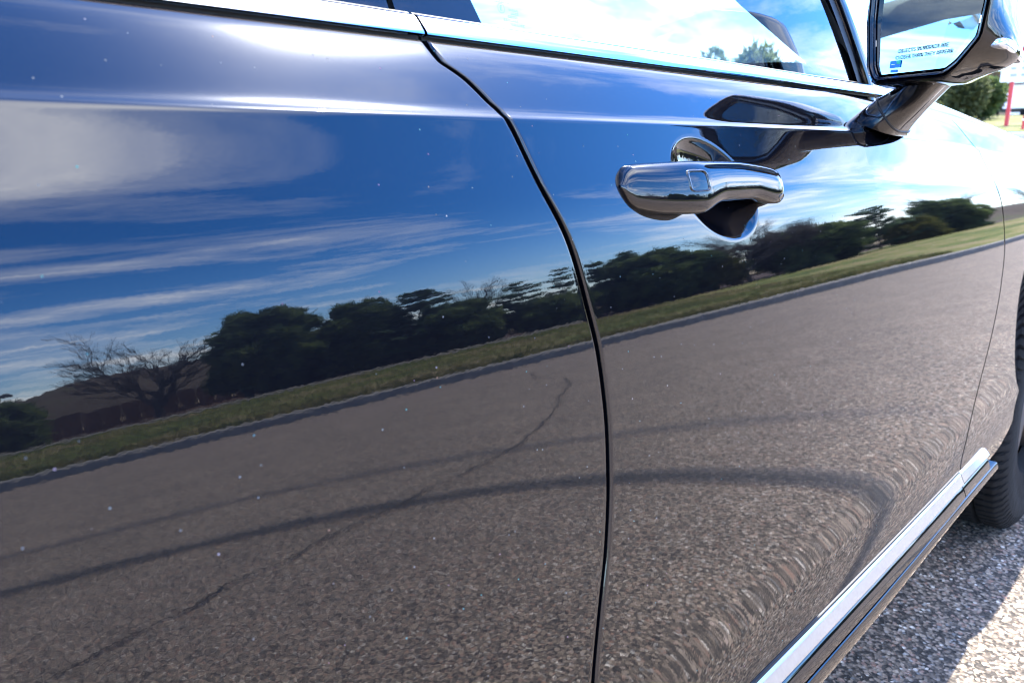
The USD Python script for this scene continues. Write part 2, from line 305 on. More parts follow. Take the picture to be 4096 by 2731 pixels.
# far hills
def hill(name, base, depth, heights, seed):
    base = np.asarray(base, float); n = 120; t = np.linspace(0, 1, n)
    cl = np.stack([np.interp(t, np.linspace(0, 1, len(base)), base[:, k]) for k in (0, 1)], 1)
    h = PchipInterpolator(np.linspace(0, 1, len(heights)), heights)(t)
    tg = np.gradient(cl, axis=0); tg /= np.linalg.norm(tg, axis=1, keepdims=True); nn = np.stack([tg[:, 1], -tg[:, 0]], 1)
    u = np.linspace(-1, 1, 40); V = np.zeros((n, 40, 3))
    V[:, :, :2] = cl[:, None] + nn[:, None] * (u * depth)[None, :, None]
    sh = (0.5 + 0.5 * np.cos(np.pi * u))
    V[:, :, 2] = -0.2 + h[:, None] * sh[None] + 0.12 * h[:, None] * sh * (meshkit.fbm(V * [.12, .12, 0], 5, seed) - 0.5) * 2
    return obj(name, grid(V), "hill_woods", smooth=True, kind="structure")
hill("hill", [(-90, -86), (-30, -78), (14, -74), (28, -70), (60, -70), (100, -72), (180, -40)], 18, [5, 5, 5, 5.4, 6.6, 6.0, 3, 1.5, 1, 1], 2)
hill("hill", [(150, -120), (170, -30), (190, 40), (160, 130), (60, 170)], 35, [1, 2, 9, 13, 16, 14, 10], 9)
hill("hill", [(60, 150), (-60, 170), (-160, 100), (-180, 0), (-140, -80)], 30, [12, 10, 12, 10, 8], 4)

# tyre marks and crack on the asphalt
def ribbon(name, path, width, matname, z=0.004, fade=1.0, seed=0, rough=0.0, **kw):
    path = np.asarray(path, float)
    n = 240; t = np.linspace(0, 1, n); s = np.concatenate([[0], np.cumsum(np.linalg.norm(np.diff(path, axis=0), axis=1))]); s /= s[-1]
    c = np.stack([PchipInterpolator(s, path[:, k])(t) for k in (0, 1)], 1)
    r = np.random.default_rng(seed)
    if rough: c += rough * np.stack([meshkit.fbm(np.c_[t * 40, 0 * t, 0 * t + k], 4, seed) - .5 for k in (1, 7)], 1) * 2
    tg = np.gradient(c, axis=0); tg /= np.linalg.norm(tg, axis=1, keepdims=True); nn = np.stack([-tg[:, 1], tg[:, 0]], 1)
    u = np.linspace(-1, 1, 7 if fade else 3); V = np.zeros((n, len(u), 3))
    w = width * np.ones(n)
    if rough: w = width * (0.75 + 1.0 * meshkit.fbm(np.c_[t * 55, 0 * t, 0 * t + 3], 3, seed))
    V[:, :, :2] = c[:, None] + nn[:, None] * (u[None] * w[:, None] / 2)[:, :, None]; V[:, :, 2] = z
    v, f = grid(V)
    prim = obj(name, (v, f), matname, kind="structure", **kw)
    if fade:
        fd = (1 - np.abs(u)) ** 0.7 * np.ones((n, 1)); ends = np.minimum(1, np.minimum(t, 1 - t) / 0.12)[:, None]
        UsdGeom.PrimvarsAPI(UsdGeom.Mesh(prim)).CreatePrimvar("fade", Sdf.ValueTypeNames.FloatArray, "vertex").Set(Vt.FloatArray.FromNumpy((fade * fd * ends).ravel().astype(np.float32)))
    return prim
ribbon("tyre_mark", [(-3.5, -6.9), (-0.8, -5.0), (0.74, -3.98), (1.55, -3.4), (1.94, -3.02), (2.27, -2.55), (2.53, -1.93), (2.63, -1.28), (2.60, -0.7), (2.5, -0.1), (2.4, .6)], 0.26, "tyre_mark_rubber", 0.008)
ribbon("tyre_mark", [(-3.2, -8.4), (-1.0, -6.5), (0.95, -5.15), (2.2, -4.3), (3.1, -3.1), (3.5, -2.0), (3.6, -1.1), (3.5, -0.2)], 0.30, "tyre_mark_rubber", 0.006, fade=0.45)
ribbon("crack", [(-0.6, -2.0), (0.75, -2.35), (1.45, -2.55), (2.44, -2.76), (2.93, -2.84), (3.9, -3.3), (4.87, -4.0), (6.1, -5.0), (6.6, -5.9), (7.3, -6.6)], 0.010, "crack_dark", 0.012, fade=False, seed=5, rough=0.05)

# ------------------------------------------------------------------ the car: body surface
TZ = [(.25, 34), (.345, 30), (.385, 25), (.42, 19), (.45, 13), (.48, 8.2), (.52, 6.0), (.57, 5.5), (.65, 6.2), (.75, 7.3), (.85, 8.6), (.90, 11.8), (.925, 16.2), (.95, 23.2), (.965, 25.0), (.985, 24.0), (.9985, 22.5), (1.0005, 27), (1.0018, 43), (1.0032, 52), (1.0062, 46), (1.009, 40.8), (1.0125, 38.9), (1.018, 38.3), (1.03, 38.6), (1.040, 39.8), (1.046, 41.2), (1.050, 43.4), (1.054, 47), (1.060, 58), (1.075, 75), (1.10, 80)]
_z = np.linspace(.25, 1.10, 3401); _T = PchipInterpolator(*np.array(TZ).T)(_z)
_y = np.concatenate([[0], np.cumsum(np.tan(np.radians((_T[1:] + _T[:-1]) / 2)) * np.diff(_z))]); _y -= np.interp(.70, _z, _y)
arch = PchipInterpolator([1.45, 1.70, 1.80, 1.88, 1.965, 2.07, 2.12, 2.17, 2.22, 2.29, 2.40, 2.55, 2.66, 2.74, 2.80, 2.86, 3.1], [.374, .374, .376, .39, .425, .47, .54, .63, .71, .77, .81, .77, .69, .60, .50, .40, .40])
def drop(x, z): return .026 * np.clip((np.asarray(x, float) - 1.15), 0, 9) ** 1.25 / .6 * smooth01((np.asarray(z, float) - .78) / .20)
def S(x, z, cup=True):
    x = np.asarray(x, float); z = np.asarray(z, float)
    y = np.interp(np.maximum(z, .408), _z, _y) + (x - 0.25) ** 2 / 140.0
    if cup:                                                            # finger recess behind the handle
        dz = z - 0.940; dx = x - 0.724 + 0.45 * dz
        r = (dx / 0.068) ** 2 + (dz / 0.0495) ** 2
        r = np.sqrt(r)
        f_ = 1 - r ** 2.4; f_ = 0.025 * np.logaddexp(0, np.clip(f_, -3, 1) / 0.025); y = y + 0.017 * np.minimum(f_, 1.0)
    return y
B_SEAM = np.array([(.4160, 1.075), (.4150, 1.0664), (.4115, 1.0536), (.4140, 1.0421), (.4220, 1.0359), (.4293, 1.0302), (.4361, 1.0218), (.4413, 1.0136), (.4465, 1.0069), (.4495, .9992), (.4530, .9896), (.4570, .9736), (.4619, .9542), (.4810, .9074), (.4932, .8586), (.5026, .8149), (.5057, .7635), (.5026, .7124), (.4938, .6585), (.4799, .6061), (.4659, .5467), (.455, .48), (.45, .40), (.45, .34)])[::-1]
F_SEAM = np.array([(1.79, 1.062), (1.795, 1.035), (1.8032, 1.0138), (1.8352, .9552), (1.8736, .8723), (1.8774, .7896), (1.8463, .7132), (1.7782, .6264), (1.6852, .5403), (1.5953, .461), (1.5151, .4084), (1.51, .37), (1.51, .33)])[::-1]
R_SEAM = np.array([(-.62, 1.075), (-.62, .9), (-.60, .75), (-.66, .6), (-.52, .45), (-.45, .33)])[::-1]
bs = PchipInterpolator(B_SEAM[:, 1], B_SEAM[:, 0]); fs = PchipInterpolator(F_SEAM[:, 1], F_SEAM[:, 0]); rs = PchipInterpolator(R_SEAM[:, 1], R_SEAM[:, 0])
ZTOP, ZBOT = 1.059, 0.396
def zlevels(step, fine):
    z = [np.arange(ZBOT, .87, step), np.arange(.87, .996, fine), np.arange(.996, 1.014, .0007), np.arange(1.014, ZTOP + .0005, .002)]
    return np.unique(np.concatenate(z))
def panel(xl, xr, zs, ncol, gap, cup=False, rl=True, rr=True):
    a, b = xl(zs) + gap / 2, xr(zs) - gap / 2; r = 0.003
    t = np.linspace(0, 1, ncol)
    X = (a + r)[:, None] * (1 - t) + (b - r)[:, None] * t
    Y = S(X, zs[:, None] + 0 * X, cup)
    X, Y = [X], [Y]
    angs = np.radians([15, 30, 45, 60, 75, 90])
    if rl:
        y0 = Y[0][:, :1]; xx = np.stack([a + r - r * math.sin(k) for k in angs[::-1]], 1); yy = np.concatenate([y0 + r * (1 - math.cos(k)) for k in angs[::-1]], 1)
        X.insert(0, np.concatenate([a[:, None], xx], 1)); Y.insert(0, np.concatenate([y0 + 0.02, yy], 1))
    if rr:
        y0 = Y[-1][:, -1:]; xx = np.stack([b - r + r * math.sin(k) for k in angs], 1); yy = np.concatenate([y0 + r * (1 - math.cos(k)) for k in angs], 1)
        X.append(np.concatenate([xx, b[:, None]], 1)); Y.append(np.concatenate([yy, y0 + 0.02], 1))
    X = np.concatenate(X, 1); Y = np.concatenate(Y, 1)
    return grid(np.stack([X, Y, zs[:, None] - drop(X, zs[:, None])], -1))
car = thing("car", "glossy black sport utility vehicle with chrome trim, its doors filling the view", "car")
front_door = obj("front_door", panel(bs, fs, zlevels(.004, .0018), 620, .0050, cup=True), "paint", car, smooth=True)
rear_door = obj("rear_door", panel(rs, bs, zlevels(.005, .004), 330, .0050), "paint", car, smooth=True)
# dark seam liners behind the gaps
for f_, in ((bs,), (fs,), (rs,)):
    zz = np.linspace(ZBOT - .02, 1.045, 60); V = np.zeros((60, 2, 3)); V[:, :, 2] = zz[:, None]; V[:, 0, 0] = f_(zz) - .03; V[:, 1, 0] = f_(zz) + .03; V[:, :, 1] = S(V[:, :, 0], V[:, :, 2], False) + .016; V[:, :, 2] -= drop(V[:, :, 0], V[:, :, 2])
    obj("door_seal", grid(V), "rubber_seal", car)
# front fender with wheel arch
def fender():
    s = np.unique(np.concatenate([np.linspace(0, .90, 90), np.linspace(.90, .94, 70), np.linspace(.94, 1, 24)])); ns, nc = len(s), 330
    zf = lambda z: fs(np.clip(z, .33, 1.06)) + .0022
    X = np.zeros((ns, nc)); Z = np.zeros((ns, nc)); t = np.linspace(0, 1, nc)
    x0 = np.linspace(1.52, 3.05, nc)
    # iterate: left edge follows the seam
    zs = .35 + (1.06 - .35) * s
    for i in range(ns): X[i] = zf(zs[i]) * (1 - t) + 3.05 * t
    for k in range(3):
        zl = arch(X)
        Z = np.maximum(zs[:, None] + 0 * X, 0); lo = arch(X); Z = lo + (1.06 - lo) * s[:, None]
        X[:, 0] = zf(Z[:, 0]); X = X[:, :1] * (1 - t) + 3.05 * t
    # keep rows finer near the shoulder
    Y = S(X, Z, False)
    Y = Y + 0.10 * smooth01((X - 2.5) / .6) ** 2; Z = Z - drop(X, Z)
    # rolled lip at the arch
    lip = np.stack([X[0], Y[0] + .02, Z[0] + .002], -1)
    V = np.concatenate([lip[None], np.stack([X, Y, Z], -1)], 0)
    V = np.concatenate([V[:, :1] + [[[0, .02, 0]]], V], 1)
    return grid(V)
fender_prim = obj("front_fender", fender(), "paint_clean", car, smooth=60)
arch_in = []
for yy in (0.03, 0.30): arch_in.append([(x, yy, float(arch(x)) + .012) for x in np.linspace(1.70, 2.86, 48)])
obj("wheel_arch_liner", grid(np.array(arch_in)), "black_plastic", car, smooth=True)

# belt trim: chrome strip with dark gap below
def beltx(x0, x1): return np.linspace(x0, x1, 60)
def trim(prof, x0, x1): xs = beltx(x0, x1); return sweep_x(prof, xs, (xs - .25) ** 2 / 140.0)
YT = float(np.interp(1.059, _z, _y))
CH = [(YT + a_, z_) for a_, z_ in ((.0045, 1.0610), (0, 1.0612), (-.0016, 1.0626), (-.0010, 1.0642), (.0035, 1.0700), (.0085, 1.0755), (.0110, 1.0774), (.0130, 1.0782), (.0165, 1.0785))]
LOW = [(YT + .03, 1.0585), (YT + .006, 1.0588), (YT + .006, 1.0612), (YT + .03, 1.0615)]
for a, b in ((-.62, .4120), (.4150, 1.475)):
    obj("window_trim", trim(CH, a, b), "chrome", car, smooth=40)
    obj("window_seal", trim(LOW, a, b), "rubber_seal", car)
    obj("window_seal", trim([(YT + .0150, 1.0784), (YT + .0178, 1.0800), (YT + .03, 1.0800), (YT + .03, 1.06)], a, b), "rubber_seal", car)
# side glass
def gl(z): return YT + .0245 + (z - 1.08) * .20 + 0.40 * (z - 1.08) ** 2
def glass_patch(xl, xr, z0, z1, n=24, off=0.0, mcol=24):
    zs = np.linspace(z0, z1, n); t = np.linspace(0, 1, mcol); V = np.zeros((n, mcol, 3))
    V[:, :, 0] = xl(zs)[:, None] * (1 - t) + xr(zs)[:, None] * t; V[:, :, 2] = zs[:, None]; V[:, :, 1] = gl(V[:, :, 2]) + off + (V[:, :, 0] - .25) ** 2 / 140.0
    return grid(V)
ZR = 1.56
lin = lambda pts: (lambda z: np.interp(z, [p[1] for p in pts], [p[0] for p in pts]))
A_IN = [(1.333, 1.06), (1.251, 1.194), (1.12, 1.36), (.93, ZR)]; A_OUT = [(1.352, 1.06), (1.272, 1.194), (1.15, 1.36), (.96, ZR)]
GL_L = [(.506, 1.06), (.4936, 1.082), (.4844, 1.0976), (.447, 1.2), (.415, 1.35), (.385, ZR)]
obj("front_window", glass_patch(lin(GL_L), lin(A_IN), 1.06, ZR), "window_glass", car, smooth=True)
obj("rear_window", glass_patch(lambda z: -.55 + 0 * z, lambda z: .30 - (z - 1.08) * .1, 1.06, ZR), "window_glass", car, smooth=True)
obj("b_pillar", glass_patch(lambda z: .402 - (z - 1.083) * .25, lin([(p[0] - .001, p[1]) for p in GL_L]), 1.06, ZR, off=-.004), "gloss_black", car, smooth=True)
obj("b_pillar", glass_patch(lambda z: .302 - (z - 1.083) * .1, lambda z: .396 - (z - 1.083) * .25, 1.06, ZR, off=-.004), "gloss_black", car, smooth=True)
obj("door_seal", glass_patch(lambda z: .29 - (z - 1.08) * .1, lambda z: .50 - (z - 1.08) * .3, 1.06, ZR, off=.015), "rubber_seal", car)
obj("pillar_seal", glass_patch(lin(A_IN), lin(A_OUT), 1.062, ZR, off=-.006), "rubber_seal", car, smooth=True)
# painted A pillar, rounded
def apillar():
    zs = np.linspace(1.05, ZR, 30); xi = lin(A_OUT)(zs) + .002; rows = []
    for dx, dy in ((0, .012), (0, -.006), (.006, -.012), (.022, -.014), (.040, -.008), (.056, .010), (.066, .04), (.07, .09)):
        x = xi + dx * (1 + 1.0 * (1.3 - np.minimum(zs, 1.3))); rows.append(np.stack([x, gl(zs) + (xi - .25) ** 2 / 140 + dy, zs], -1))
    return grid(np.array(rows))
obj("a_pillar", apillar(), "paint_clean", car, smooth=True)
# door skin between shoulder and A pillar base: sail panel under the mirror
# inner A pillar trim, windscreen, roof
def plane_line(p, q, n=16): t = np.linspace(0, 1, n)[:, None]; return np.array(p) * (1 - t) + np.array(q) * t
def poly_interp(pts, n=30):
    pts = np.array(pts, float); t = np.linspace(0, 1, len(pts)); u = np.linspace(0, 1, n); return np.stack([np.interp(u, t, pts[:, k]) for k in range(3)], 1)
outer = poly_interp([(1.352, .135, 1.065), (1.26, .185, 1.20), (1.14, .25, 1.36), (.95, .34, ZR)])
innr = poly_interp([(1.62, .30, 1.09), (1.20, .305, 1.206), (.98, .33, 1.33), (.72, .40, 1.53)])
obj("pillar_trim", grid(np.stack([outer * (1 - t) + innr * t + np.array([0, .02 * math.sin(math.pi * t), 0]) for t in np.linspace(0, 1, 8)])), "interior_trim", car, smooth=True)
YC = 0.93                                                              # the car's middle plane
def mirror_y(v): w = np.array(v, float); w[..., 1] = 2 * YC - w[..., 1]; return w
wl = np.array(innr) + [0.02, -.01, .004]; wr = mirror_y(wl)
obj("windscreen", grid(np.stack([wl * (1 - t) + wr * t + np.array([.10 * math.sin(math.pi * t), 0, 0]) for t in np.linspace(0, 1, 20)])), "window_glass", car, smooth=True)
outerL, innrL = mirror_y(outer), mirror_y(innr)
obj("pillar_trim", grid(np.stack([outerL * (1 - t) + innrL * t for t in np.linspace(0, 1, 6)])), "interior_trim", car, smooth=True)
def roof(z_off, mat_, name, shrink=0.0):
    xs = np.linspace(-1.75, .92, 40); ys = np.linspace(.335 + shrink, 2 * YC - .335 - shrink, 30); V = np.zeros((40, 30, 3)); V[:, :, 0] = xs[:, None]; V[:, :, 1] = ys[None]
    u = (ys - YC) / (YC - .335); V[:, :, 2] = ZR + z_off + .14 * (1 - u[None] ** 4) ** .8 * (1 - .35 * smooth01((xs[:, None] - .3) / .7) - .3 * smooth01((-xs[:, None] - 1.1) / .6))
    return obj(name, grid(V), mat_, car, smooth=True)
roof(0, "paint_clean", "roof"); roof(-.03, "headliner", "headliner", .02)
# hood
def hood():
    xs = np.linspace(1.46, 3.05, 60); n = 80; V = np.zeros((60, n, 3)); V[:, :, 0] = xs[:, None]; zt = 1.0565
    ye = S(xs, zt, False) + .004 + 0.10 * smooth01((xs - 2.5) / .6) ** 2; ze = zt - drop(xs, zt)
    u = np.linspace(-1, 1, n); u = np.sign(u) * (1 - (1 - np.abs(u)) ** 1.6)
    V[:, :, 1] = YC + u[None] * (YC - ye)[:, None]
    hgt = .078 - .030 * (xs - 1.46) - .03 * smooth01((xs - 2.5) / .5); k = np.clip((1 - np.abs(u)) / .30, 0, 1); p_ = np.sqrt(1 - (1 - k) ** 2.0)
    V[:, :, 2] = ze[:, None] + hgt[:, None] * p_[None] + .02 * (1 - u[None] ** 2) - .05 * smooth01((xs[:, None] - 2.85) / .2)
    return grid(V)
obj("hood", hood(), "paint_clean", car, smooth=True)
obj("headlight", rbox((2.72, .13, .78), (3.05, .40, 1.0), .05), "gloss_black", car, smooth=40)
# left side, nose, tail and floor: the rest of the shell
def left_side():
    zs = np.linspace(.33, 1.06, 40); xs = np.linspace(-1.75, 3.05, 60); X, Z = np.meshgrid(xs, zs); Y = 2 * YC - S(X, Z, False) - 0.10 * smooth01((X - 2.5) / .6) ** 2; return grid(np.stack([X, Y, Z], -1))
obj("body_side", left_side(), "paint_clean", car, smooth=True)
def quarter():
    zs = np.linspace(.33, 1.06, 60); t = np.linspace(0, 1, 80); x1 = rs(np.clip(zs, .33, 1.07)) - .0025; X = -1.75 * (1 - t) + x1[:, None] * t; Z = zs[:, None] + 0 * X
    Z = np.maximum(Z, .36 + np.sqrt(np.maximum(0, .43 ** 2 - (X + 1.0) ** 2)) * (np.abs(X + 1.0) < .43)); Y = S(X, Z, False); return grid(np.stack([X, Y, Z], -1))
obj("rear_quarter_panel", quarter(), "paint_clean", car, smooth=True)
obj("nose", rbox((2.95, .16, .30), (3.35, 2 * YC - .16, 1.03), .12), "paint_clean", car, smooth=40)
obj("tail", rbox((-2.05, .10, .35), (-1.70, 2 * YC - .10, 1.55), .10), "paint_clean", car, smooth=40)
obj("underbody", box((-1.9, .10, .24), (3.0, 2 * YC - .10, .33)), "black_plastic", car)
obj("firewall", box((1.40, .16, .33), (1.46, 2 * YC - .16, 1.05)), "interior_dark", car)
# sill moulding (chrome) and rocker below
def sweep_s(prof, x0, x1, n=60, taper=None):
    xs = np.linspace(x0, x1, n); return sweep_x(prof, xs, (xs - .25) ** 2 / 140.0 - 0.0)
y41 = float(np.interp(.415, _z, _y))
SILL = [(y41 + .004, .4178), (y41 - .0006, .4175), (y41 - .0016, .4166), (y41 - .0030, .4148), (y41 - .0040, .4132), (y41 - .0104, .4000), (y41 - .0102, .3988), (y41 - .008, .3978), (y41 + .01, .3978)]
obj("sill_moulding", sweep_s(SILL, -.44, 1.5085), "satin_chrome", car, smooth=25)
def sill_tip():
    xs = np.linspace(1.5135, 1.675, 30); V = np.zeros((30, len(SILL), 3)); k = smooth01((xs - 1.5135) / .1965)
    for j, (y, z) in enumerate(SILL):
        zz_ = .4178 + (z - .4178) * (1 - .42 * ((xs - 1.5135) / .1615) ** 1.6); V[:, j, 0] = xs; V[:, j, 2] = zz_
        V[:, j, 1] = S(xs, .4178 + 0 * xs, False) + (y - y41) - .004 * k
    v, f = grid(V); c = V[0].mean(0)
    capf = [[len(v), j, j + 1] for j in range(len(SILL) - 1)]
    m = tri((v, f)); return trimesh.Trimesh(np.vstack([v, c]), np.vstack([m.faces, capf]), process=False)
obj("sill_moulding", sill_tip(), "satin_chrome", car, smooth=25)
yr = y41 - .007
ROCK = [(yr + .02, .3935), (yr, .3925), (yr - .004, .388), (yr - .007, .380), (yr - .009, .3725), (yr - .007, .3685), (yr + .010, .3675)]
obj("door_bottom", sweep_s(ROCK, -.44, 1.5085), "paint_clean", car, smooth=40)
obj("sill_seal", sweep_s([(y41 + .006, .4210), (y41 - .0004, .4206), (y41 - .0012, .4182), (y41 + .004, .4178)], -.44, 1.5085), "rubber_seal", car)
obj("fender_bottom", sweep_s(ROCK, 1.5135, 1.69), "paint_clean", car, smooth=40)
obj("door_seal", sweep_s([(yr + .012, .373), (yr + .012, .357)], -.44, 1.52), "rubber_seal", car)
ROCK2 = [(yr + .03, .3612), (yr - .004, .3610), (yr - .0065, .359), (yr - .0090, .350), (yr - .0095, .342), (yr - .005, .333), (yr + .01, .325), (yr + .05, .318), (yr + .16, .31)]
def rocker():
    xs = np.linspace(-.6, 1.735, 80); V = np.zeros((80, len(ROCK2), 3)); k = smooth01((xs - 1.0) / .55)
    for j, (y, z) in enumerate(ROCK2): V[:, j, 0] = xs; V[:, j, 1] = y + (xs - .25) ** 2 / 140 - .004 * k; V[:, j, 2] = .372 + (z - .372) * (1 - .35 * k) + 0.010 * k
    return grid(V)
obj("rocker_panel", rocker(), "paint_clean", car, smooth=50)
# door handle (sub-part of the front door)
HX0, HX1 = .561, .853
def handle():
    tx = [.503, .510, .518, .55, .593, .666, .707, .759, .778, .790, .796]; tz = [.9495, .9610, .9655, .9675, .9685, .9675, .9645, .9570, .9515, .9440, .9375]
    bx = [.503, .510, .517, .552, .591, .636, .691, .734, .765, .781, .792, .796]; bz = [.9465, .9340, .9290, .9230, .9215, .9300, .9300, .9235, .9225, .9245, .9310, .9360]
    mp = lambda v: HX0 + (np.array(v) - .503) * (HX1 - HX0) / .293
    tx, bx = mp(tx), mp(bx)
    top, bot = PchipInterpolator(tx, tz), PchipInterpolator(bx, bz)
    u = np.linspace(0, 1, 120); xs = HX0 + (HX1 - HX0) * (0.5 - 0.5 * np.cos(np.pi * u)); th = np.linspace(0, 2 * np.pi, 64)
    global H_FUNC
    def H_FUNC(x):
        zt, zb = top(x), bot(x); zc, hh = (zt + zb) / 2, np.maximum((zt - zb) / 2, .0012)
        e = np.minimum(1, np.minimum(x - HX0, HX1 - x) / .05); dep = .0125 * np.sqrt(1 - (1 - np.clip(e, 0, 1)) ** 2) + .002
        return zc, hh, S(x, zc, False) - .0165 + .0175 * (1 - np.minimum(smooth01((x - HX0) / .10), smooth01((HX1 - x) / .06))), dep
    zc, hh, yc, dep = H_FUNC(xs)
    sg = lambda v, p: np.sign(v) * np.abs(v) ** p
    V = np.zeros((len(xs), len(th), 3))
    V[:, :, 0] = xs[:, None]; cz = sg(np.sin(th), .80); cy = sg(np.cos(th), .72)
    V[:, :, 2] = zc[:, None] + hh[:, None] * cz; V[:, :, 1] = yc[:, None] - dep[:, None] * cy + 0.20 * (hh[:, None] * cz)
    return grid(V)
hd = obj("door_handle", handle(), "paint_clean", front_door, smooth=True)
def on_handle(x, z, off):
    zc, hh, yc, dep = H_FUNC(x); w = np.clip((z - zc) / hh, -.98, .98); sn = np.sign(w) * np.abs(w) ** (1 / .80); cs = np.sqrt(1 - sn ** 2)
    return np.stack([x, yc - dep * cs ** .72 + .20 * (z - zc) + off, z], -1)
ring = []
for k, (s, off) in enumerate(((1.16, .0006), (1.09, -.0010), (.97, -.0012), (.90, .0014))):
    th = np.linspace(0, 2 * np.pi, 48); q = np.sign(np.cos(th)) * np.abs(np.cos(th)) ** .35; w = np.sign(np.sin(th)) * np.abs(np.sin(th)) ** .35
    x = .642 + .0125 * s * q - .10 * (.0085 * s * w); z = .9515 + .0085 * s * w; ring.append(on_handle(x, z, off))
obj("sensor_button", grid(np.array(ring)), "paint_clean", front_door, smooth=True)
th = np.linspace(0, 2 * np.pi, 32)
obj("lock_cover", grid(np.array([on_handle(.803 + s * .0085 * np.cos(th), .9305 + s * .0036 * np.sin(th), o) for s, o in ((1.15, .0006), (1.0, -.0006), (.88, -.0006), (.78, .0008))])), "paint_clean", front_door, smooth=True)

# ------------------------------------------------------------------ side mirror
TM = np.array([-.439, -.898, 0]); NM = np.array([-.898, .439, 0])        # outward along the glass; towards the driver
G0 = np.array([1.05, -.092, 0])
def gp(y): return 1.113 + (y + .0756) * .489
G_OUT = [(0.0643, 1.0777), (-0.0311, 1.0777), (-0.0438, 1.086), (-0.0661, 1.1114), (-0.0703, 1.1496), (-0.0661, 1.2132), (-0.0481, 1.2471), (0.0431, 1.2429), (0.0791, 1.2185), (0.0781, 1.1496), (0.0707, 1.0913)]
from shapely.geometry import Polygon
pg = Polygon(G_OUT).buffer(-.006).buffer(.006)
def ring_of(poly, n=96):
    e = poly.exterior; return np.array([e.interpolate(i / n, normalized=True).coords[0] for i in range(n)])
def to3(p2, back): return np.stack([gp(p2[:, 0]) + back, p2[:, 0], p2[:, 1]], -1)
gring = ring_of(pg)
c2 = np.array([-.0078, 1.160])
rim0 = ring_of(pg.buffer(.003)); rim1 = ring_of(pg.buffer(.011)); rim2 = ring_of(pg.buffer(.0145))
def aligned(r): # start at the angle -90 deg
    a = np.arctan2(r[:, 1] - c2[1], r[:, 0] - c2[0]); k = np.argmin(np.abs(a + np.pi / 2)); r = np.roll(r, -k, 0)
    a = np.unwrap(np.arctan2(r[:, 1] - c2[1], r[:, 0] - c2[0])); return r if a[-1] > a[0] else np.roll(r[::-1], 1, 0)
rim0, rim1, rim2 = map(aligned, (rim0, rim1, rim2))
a_ = np.arctan2(rim2[:, 1] - c2[1], rim2[:, 0] - c2[0]); chin = np.exp(-((np.angle(np.exp(1j * (a_ - math.radians(-142))))) / .33) ** 2)
dirs = np.stack([np.cos(a_), np.sin(a_)], 1)
rows = [to3(rim0, .006), to3(rim1, -.004), to3(rim2, 0.0), to3(rim2 + dirs * (.002 + .022 * chin[:, None]), .03), to3(rim2 + dirs * (.002 + .028 * chin[:, None]), .075)]
for s, b in ((.97, .11), (.88, .145), (.70, .175), (.42, .195), (.05, .205)):
    rows.append(to3(c2 + [.0, .0] + (rim2 + dirs * (.002 + .024 * chin[:, None]) - c2) * s, b))
V = np.array(rows); V = np.concatenate([V, V[:, :1]], 1)
side_mirror = obj("side_mirror", grid(V), "paint_clean", car, smooth=45)
cg = np.array([[gp(c2[0]) + .006, *c2]])
gv = np.vstack([to3(aligned(gring), .006), cg]); gv[:, 0] += (gv[:, 2] - 1.107) * .030; n_ = len(gring)
obj("mirror_glass", (gv, np.array([[i, (i + 1) % n_, n_] for i in range(n_)])), "mirror_silver", side_mirror)
gb = [to3(aligned(ring_of(pg.buffer(.0035))), .0075), to3(aligned(ring_of(pg.buffer(.004))), -.001), to3(aligned(ring_of(pg.buffer(.0075))), -.004)]
gb[0][:, 0] += .012; V = np.array(gb); V = np.concatenate([V, V[:, :1]], 1)
obj("mirror_bezel", grid(V), "gloss_black", side_mirror, smooth=True)
# turn signal lens along the outer lower edge
ts = trimesh.creation.icosphere(3, 1.0); tv = ts.vertices.copy(); tv = np.sign(tv) * np.abs(tv) ** .5 * [.052, .0150, .0078]; ts.vertices = tv
ts.apply_transform(trimesh.transformations.rotation_matrix(.12, [0, 1, 0])); ts.apply_translation([1.171, -.088, 1.0955])
obj("turn_signal", ts, "lens_clear", side_mirror, smooth=True)
def stalk():
    p0, p1 = np.array([1.285, .092, 1.010]), np.array([1.212, -.008, 1.078]); n = 30; th = np.linspace(0, 2 * np.pi, 49); rows = []
    for t in np.linspace(0, 1, n):
        c = p0 * (1 - t) + p1 * t; ax = .068 * (1 - .30 * smooth01(t / .6)) + .02 * (1 - t) ** 3; az = .024 * (1 + .7 * (1 - t) ** 4)
        q = np.sign(np.cos(th)) * np.abs(np.cos(th)) ** .6; w = np.sign(np.sin(th)) * np.abs(np.sin(th)) ** .75
        k = smooth01((t - .35) / .65); d2 = np.array([0, .55 + .40 * k, .83 - .70 * k]) if t > .25 else np.array([0, .55 + .3 * (1 - t / .25), .83 - .5 * (1 - t / .25)])
        rows.append(c + ax * q[:, None] * np.array([1.0, .12, 0]) + az * w[:, None] * d2)
    return grid(np.array(rows))
sv, sf = stalk(); obj("mirror_stalk", (sv, sf), "paint_clean", side_mirror, smooth=True)
row = sv.reshape(30, 49, 3)[7]; obj("mirror_gasket", tube(row + (row - row.mean(0)) * .004, .0016, 6, cap=False), "rubber_seal", side_mirror, smooth=True)
def glass_text(txt, start_a, z, h, matname="etched_ink", parent=side_mirror, name="warning_text"):
    t = meshkit.text_mesh(txt, h, .0003); M = np.eye(4); M[:3, 0] = TM; M[:3, 1] = [0, 0, 1]; M[:3, 2] = NM
    a0 = np.array([gp(.058), .058, z]); M[:3, 3] = a0 + TM * start_a; M[0, 3] += .0057 + (z - 1.107) * .030 - .0004; t.apply_transform(M); return obj(name, t, matname, parent)
glass_text("OBJECTS IN MIRROR ARE", .020, 1.1032, .0047); glass_text("CLOSER THAN THEY APPEAR", .017, 1.0951, .0047)
